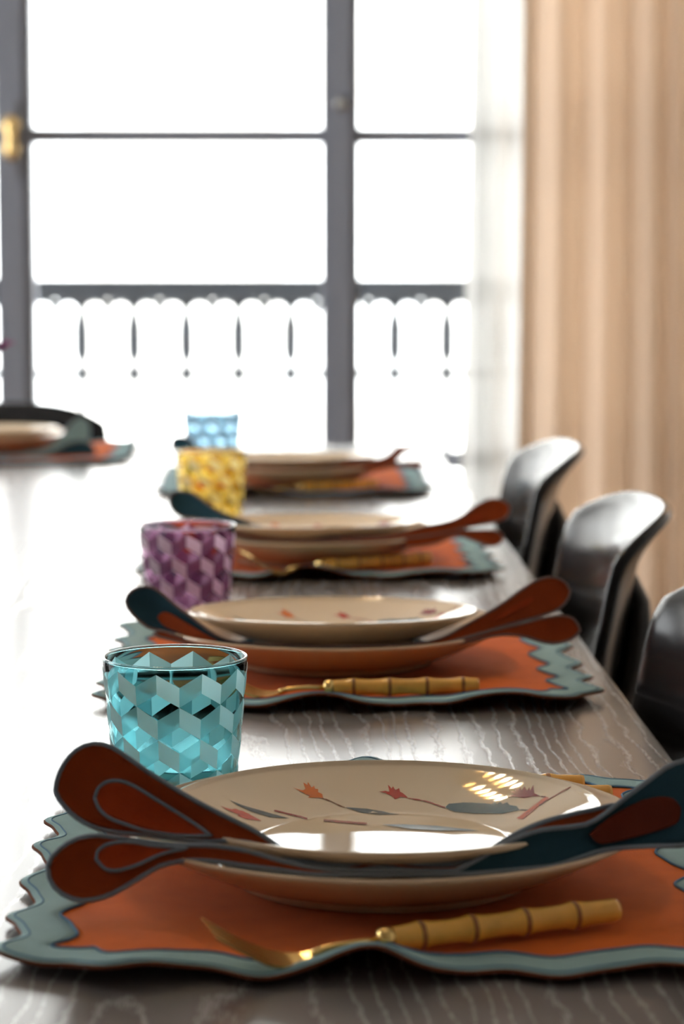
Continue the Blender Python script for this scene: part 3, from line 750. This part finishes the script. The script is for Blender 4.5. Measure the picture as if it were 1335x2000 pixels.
# --- forks, with the far cutlery of the nearest setting
FZ = .0125
fork(at_z(752, 1835, FZ), at_z(1204, 1777, FZ+.002), 'nearest gold fork with knotted bamboo handle lying before the plates')
fork(at_z(642, 1343, FZ), at_z(934, 1339, FZ), 'gold bamboo handled fork second from the camera, behind the teal tumbler')
fork(at_z(624, 1104, FZ+.002), at_z(838, 1090, FZ), 'gold bamboo handled fork third from the camera, before the third plates')
fork(at_z(588, 951, FZ), at_z(734, 945, FZ), 'gold bamboo handled fork farthest along the table edge')
def knife(pb, ang, label, spoon):
    L = .122; e = tag(empty('spoon' if spoon else 'knife', pb, ang), label, 'spoon' if spoon else 'knife')
    e.location = pb - Vector((math.cos(ang)*L, math.sin(ang)*L, 0)); bamboo_handle(e, L)
    if spoon:
        tube('neck', [(-.003, 0, 0), (-.025, 0, 0), (-.045, 0, -.005)], [.0017, .0015, .002], e, M_gold, 10)
        v = []; f = []
        for j in range(9):
            for i in range(16):
                r = j/8; a = 2*math.pi*i/16; x = -.068+.028*r*math.cos(a); y = .017*r*math.sin(a); v.append((x, y, -.0085+.006*r*r))
        for j in range(8):
            for i in range(16): f.append((j*16+i, j*16+(i+1) % 16, (j+1)*16+(i+1) % 16, (j+1)*16+i))
        o = pyd('bowl', v, f, e, M_gold); o.modifiers.new('thickness', 'SOLIDIFY').thickness = .001
    else:
        v = []; f = []
        for i in range(13):
            u = i/12; x = -.003-.105*u; hw = .004+.006*math.sin(math.pi*min(1, u*1.15+.05))**.7 if u < .95 else .003
            for y, z in ((-hw, 0), (-hw, -.0012), (hw, -.0006)): v.append((x, y, z-.004))
        for i in range(12):
            for k in range(3): f.append((i*3+k, i*3+(k+1) % 3, i*3+3+(k+1) % 3, i*3+3+k))
        f.append((0, 1, 2)); f.append((38, 37, 36)); pyd('blade', v, f, e, M_gold, False)
    return e
knife(at_z(1193, 1551, FZ), math.radians(4), 'gold knife with bamboo handle tucked behind the nearest plates', False)
knife(at_z(1139, 1531, FZ+.002), math.radians(3), 'gold spoon with bamboo handle farthest behind the nearest plates', True)

# --- tumblers
glass(341.5, 1283, (.43, .78, .83), (.62, .86, .89), 'teal tumbler with white tumbling block pattern beside the nearest plate', math.radians(-102.3), 1, base=.006)
glass(366, 1026, (.60, .42, .55), (.33, .19, .29), 'purple tumbler with pale lozenges, second from the camera', math.radians(-89.5), 1, tintmix=.3)
glass(412, 882, (1.0, .84, .36), (1.0, .86, .48), 'yellow tumbler with pale lozenges, third from the camera', math.radians(-90), 1)
glass(415, 806, (.50, .65, .74), (.46, .60, .69), 'pale blue tumbler standing farthest from the camera', math.radians(-95), 1, (.60, .72, .80), .25, .005)

# --- setting at the head of the table
hm = at_z(256, 905, 0); HEAD = Vector((hm.x-HYM-.01, TY1-.02-HXM, T))
fr_y = at_z(100, 908, 0).y
HEAD.y = max(fr_y+HXM, TY1-.235)
placemat(tuple(HEAD), math.radians(90), LIFTS[1], 'orange placemat with blue border at the far head of the table')
HEAD = HEAD + Vector((-.02, 0, 0))
plate_pair(HEAD, 'at the far head of the table', (0, -1.5))
U5 = ([(-120,880),(-60,885),(0,886),(50,884),(90,873),(120,850),(140,826),(158,816),(172,824),(176,845),(172,860)], [(-120,886),(-60,892),(0,893),(50,892),(90,888),(120,878),(138,872),(150,870),(160,869),(168,866),(172,860)])
L5 = ([(-120,888),(-60,894),(0,895),(60,892),(105,880),(135,866),(160,862),(178,868),(187,885)], [(-120,894),(-60,900),(0,902),(60,904),(105,906),(135,908),(160,910),(178,904),(187,885)])
e = tag(empty('napkin', tuple(HEAD)), 'napkin with teal petals at the far head of the table', 'napkin', 'petal ended napkins'); pad(e)
YH = [(-120, HEAD.y-.11), (60, HEAD.y-.10), (190, HEAD.y-.06)]
r = ribbon('upper_layer', e, U5[0], U5[1], YH, .45, .03, M_blue, M_teal, M_pipe, pr=.0011)
YH2 = [(a, b-.008) for a, b in YH]
r = ribbon('lower_layer', e, L5[0], L5[1], YH2, .45, .03, M_teal, M_rust, M_pipebr, pr=.0011)
# --- vase of flowers, one magenta bloom reaching the left edge of the view
fx = at_y(-4, 672, 3.1)
va = tag(empty('flower_vase', (fx.x-.13, 3.1, T)), 'vase of magenta flowers at the left edge before the window frame', 'vase')
lathe('vase', [(.002, .001), (.03, .001), (.036, .004), (.048, .05), (.040, .10), (.028, .125), (.031, .135), (.027, .134), (.024, .124), (.002, .118)], va, M_ceramic, 32)
for k, (dx, dy, hz) in enumerate(((.13, 0, fx.z-T), (-.02, .05, .30), (-.10, -.02, .24), (.03, -.06, .27))):
    st = tube('stem', [(0, 0, .12), (dx*.5, dy*.5, .12+(hz-.12)*.65), (dx, dy, hz-.008)], .0018, va, M_leaf, 6)
    for a in range(6):
        th = a*math.pi/3; v = []; f = []
        for j in range(7):
            u = j/6; wd = .010*math.sin(math.pi*min(.97, u*.9+.08)); r0 = .020*u
            for s in (-1, 0, 1): v.append((dx+r0*math.cos(th)-s*wd*math.sin(th), dy+r0*math.sin(th)+s*wd*math.cos(th), hz-.008+.012*u-.002*(s == 0)))
        for j in range(6):
            for s in (0, 1): f.append((j*3+s, j*3+s+1, j*3+4+s, j*3+3+s))
        o = pyd('petal', v, f, st, M_mag); o.modifiers.new('thickness', 'SOLIDIFY').thickness = .0006
# ------------------------------------------------------------------ pendant lamp above the table (seen only as warm reflections)
PEND = Vector((-.21, 2.38, 1.92))
pl_ = tag(empty('pendant_lamp', tuple(PEND), math.radians(8)), 'hanging lamp with two rows of warm globes, mirrored in the plates', 'lamp')
tube('cord', [(0, 0, .06), (0, 0, ZC-PEND.z)], .004, pl_, M_black, 8)
boxo('canopy_bar', (-.06, .06, -.31, .26, .05, .075), pl_, M_brass, .004)
M_globe = bpy.data.materials.new('warm_globe'); M_globe.use_nodes = True
gb = M_globe.node_tree.nodes['Principled BSDF']; gb.inputs['Base Color'].default_value = (1, .9, .75, 1)
gb.inputs['Emission Color'].default_value = (1, .78, .50, 1); gb.inputs['Emission Strength'].default_value = 62
v, f = lathe_vf([(.001, -.014), (.0085, -.0112), (.0135, -.0035), (.0135, .0035), (.0085, .0112), (.001, .014)], 16)
gm = bpy.data.meshes.new('globe'); gm.from_pydata(v, [], f); gm.materials.append(M_globe)
for sx in (-.036, .036):
    for k in range(6 if sx < 0 else 5):
        yk = -.20+.08*k+(-.087 if sx < 0 else .117)
        o = link('globe', gm, pl_); o.location = (sx, yk, 0)
        tube('globe_rod', [(sx, yk, .016), (sx, yk, .055)], .006, pl_, M_brass, 8)
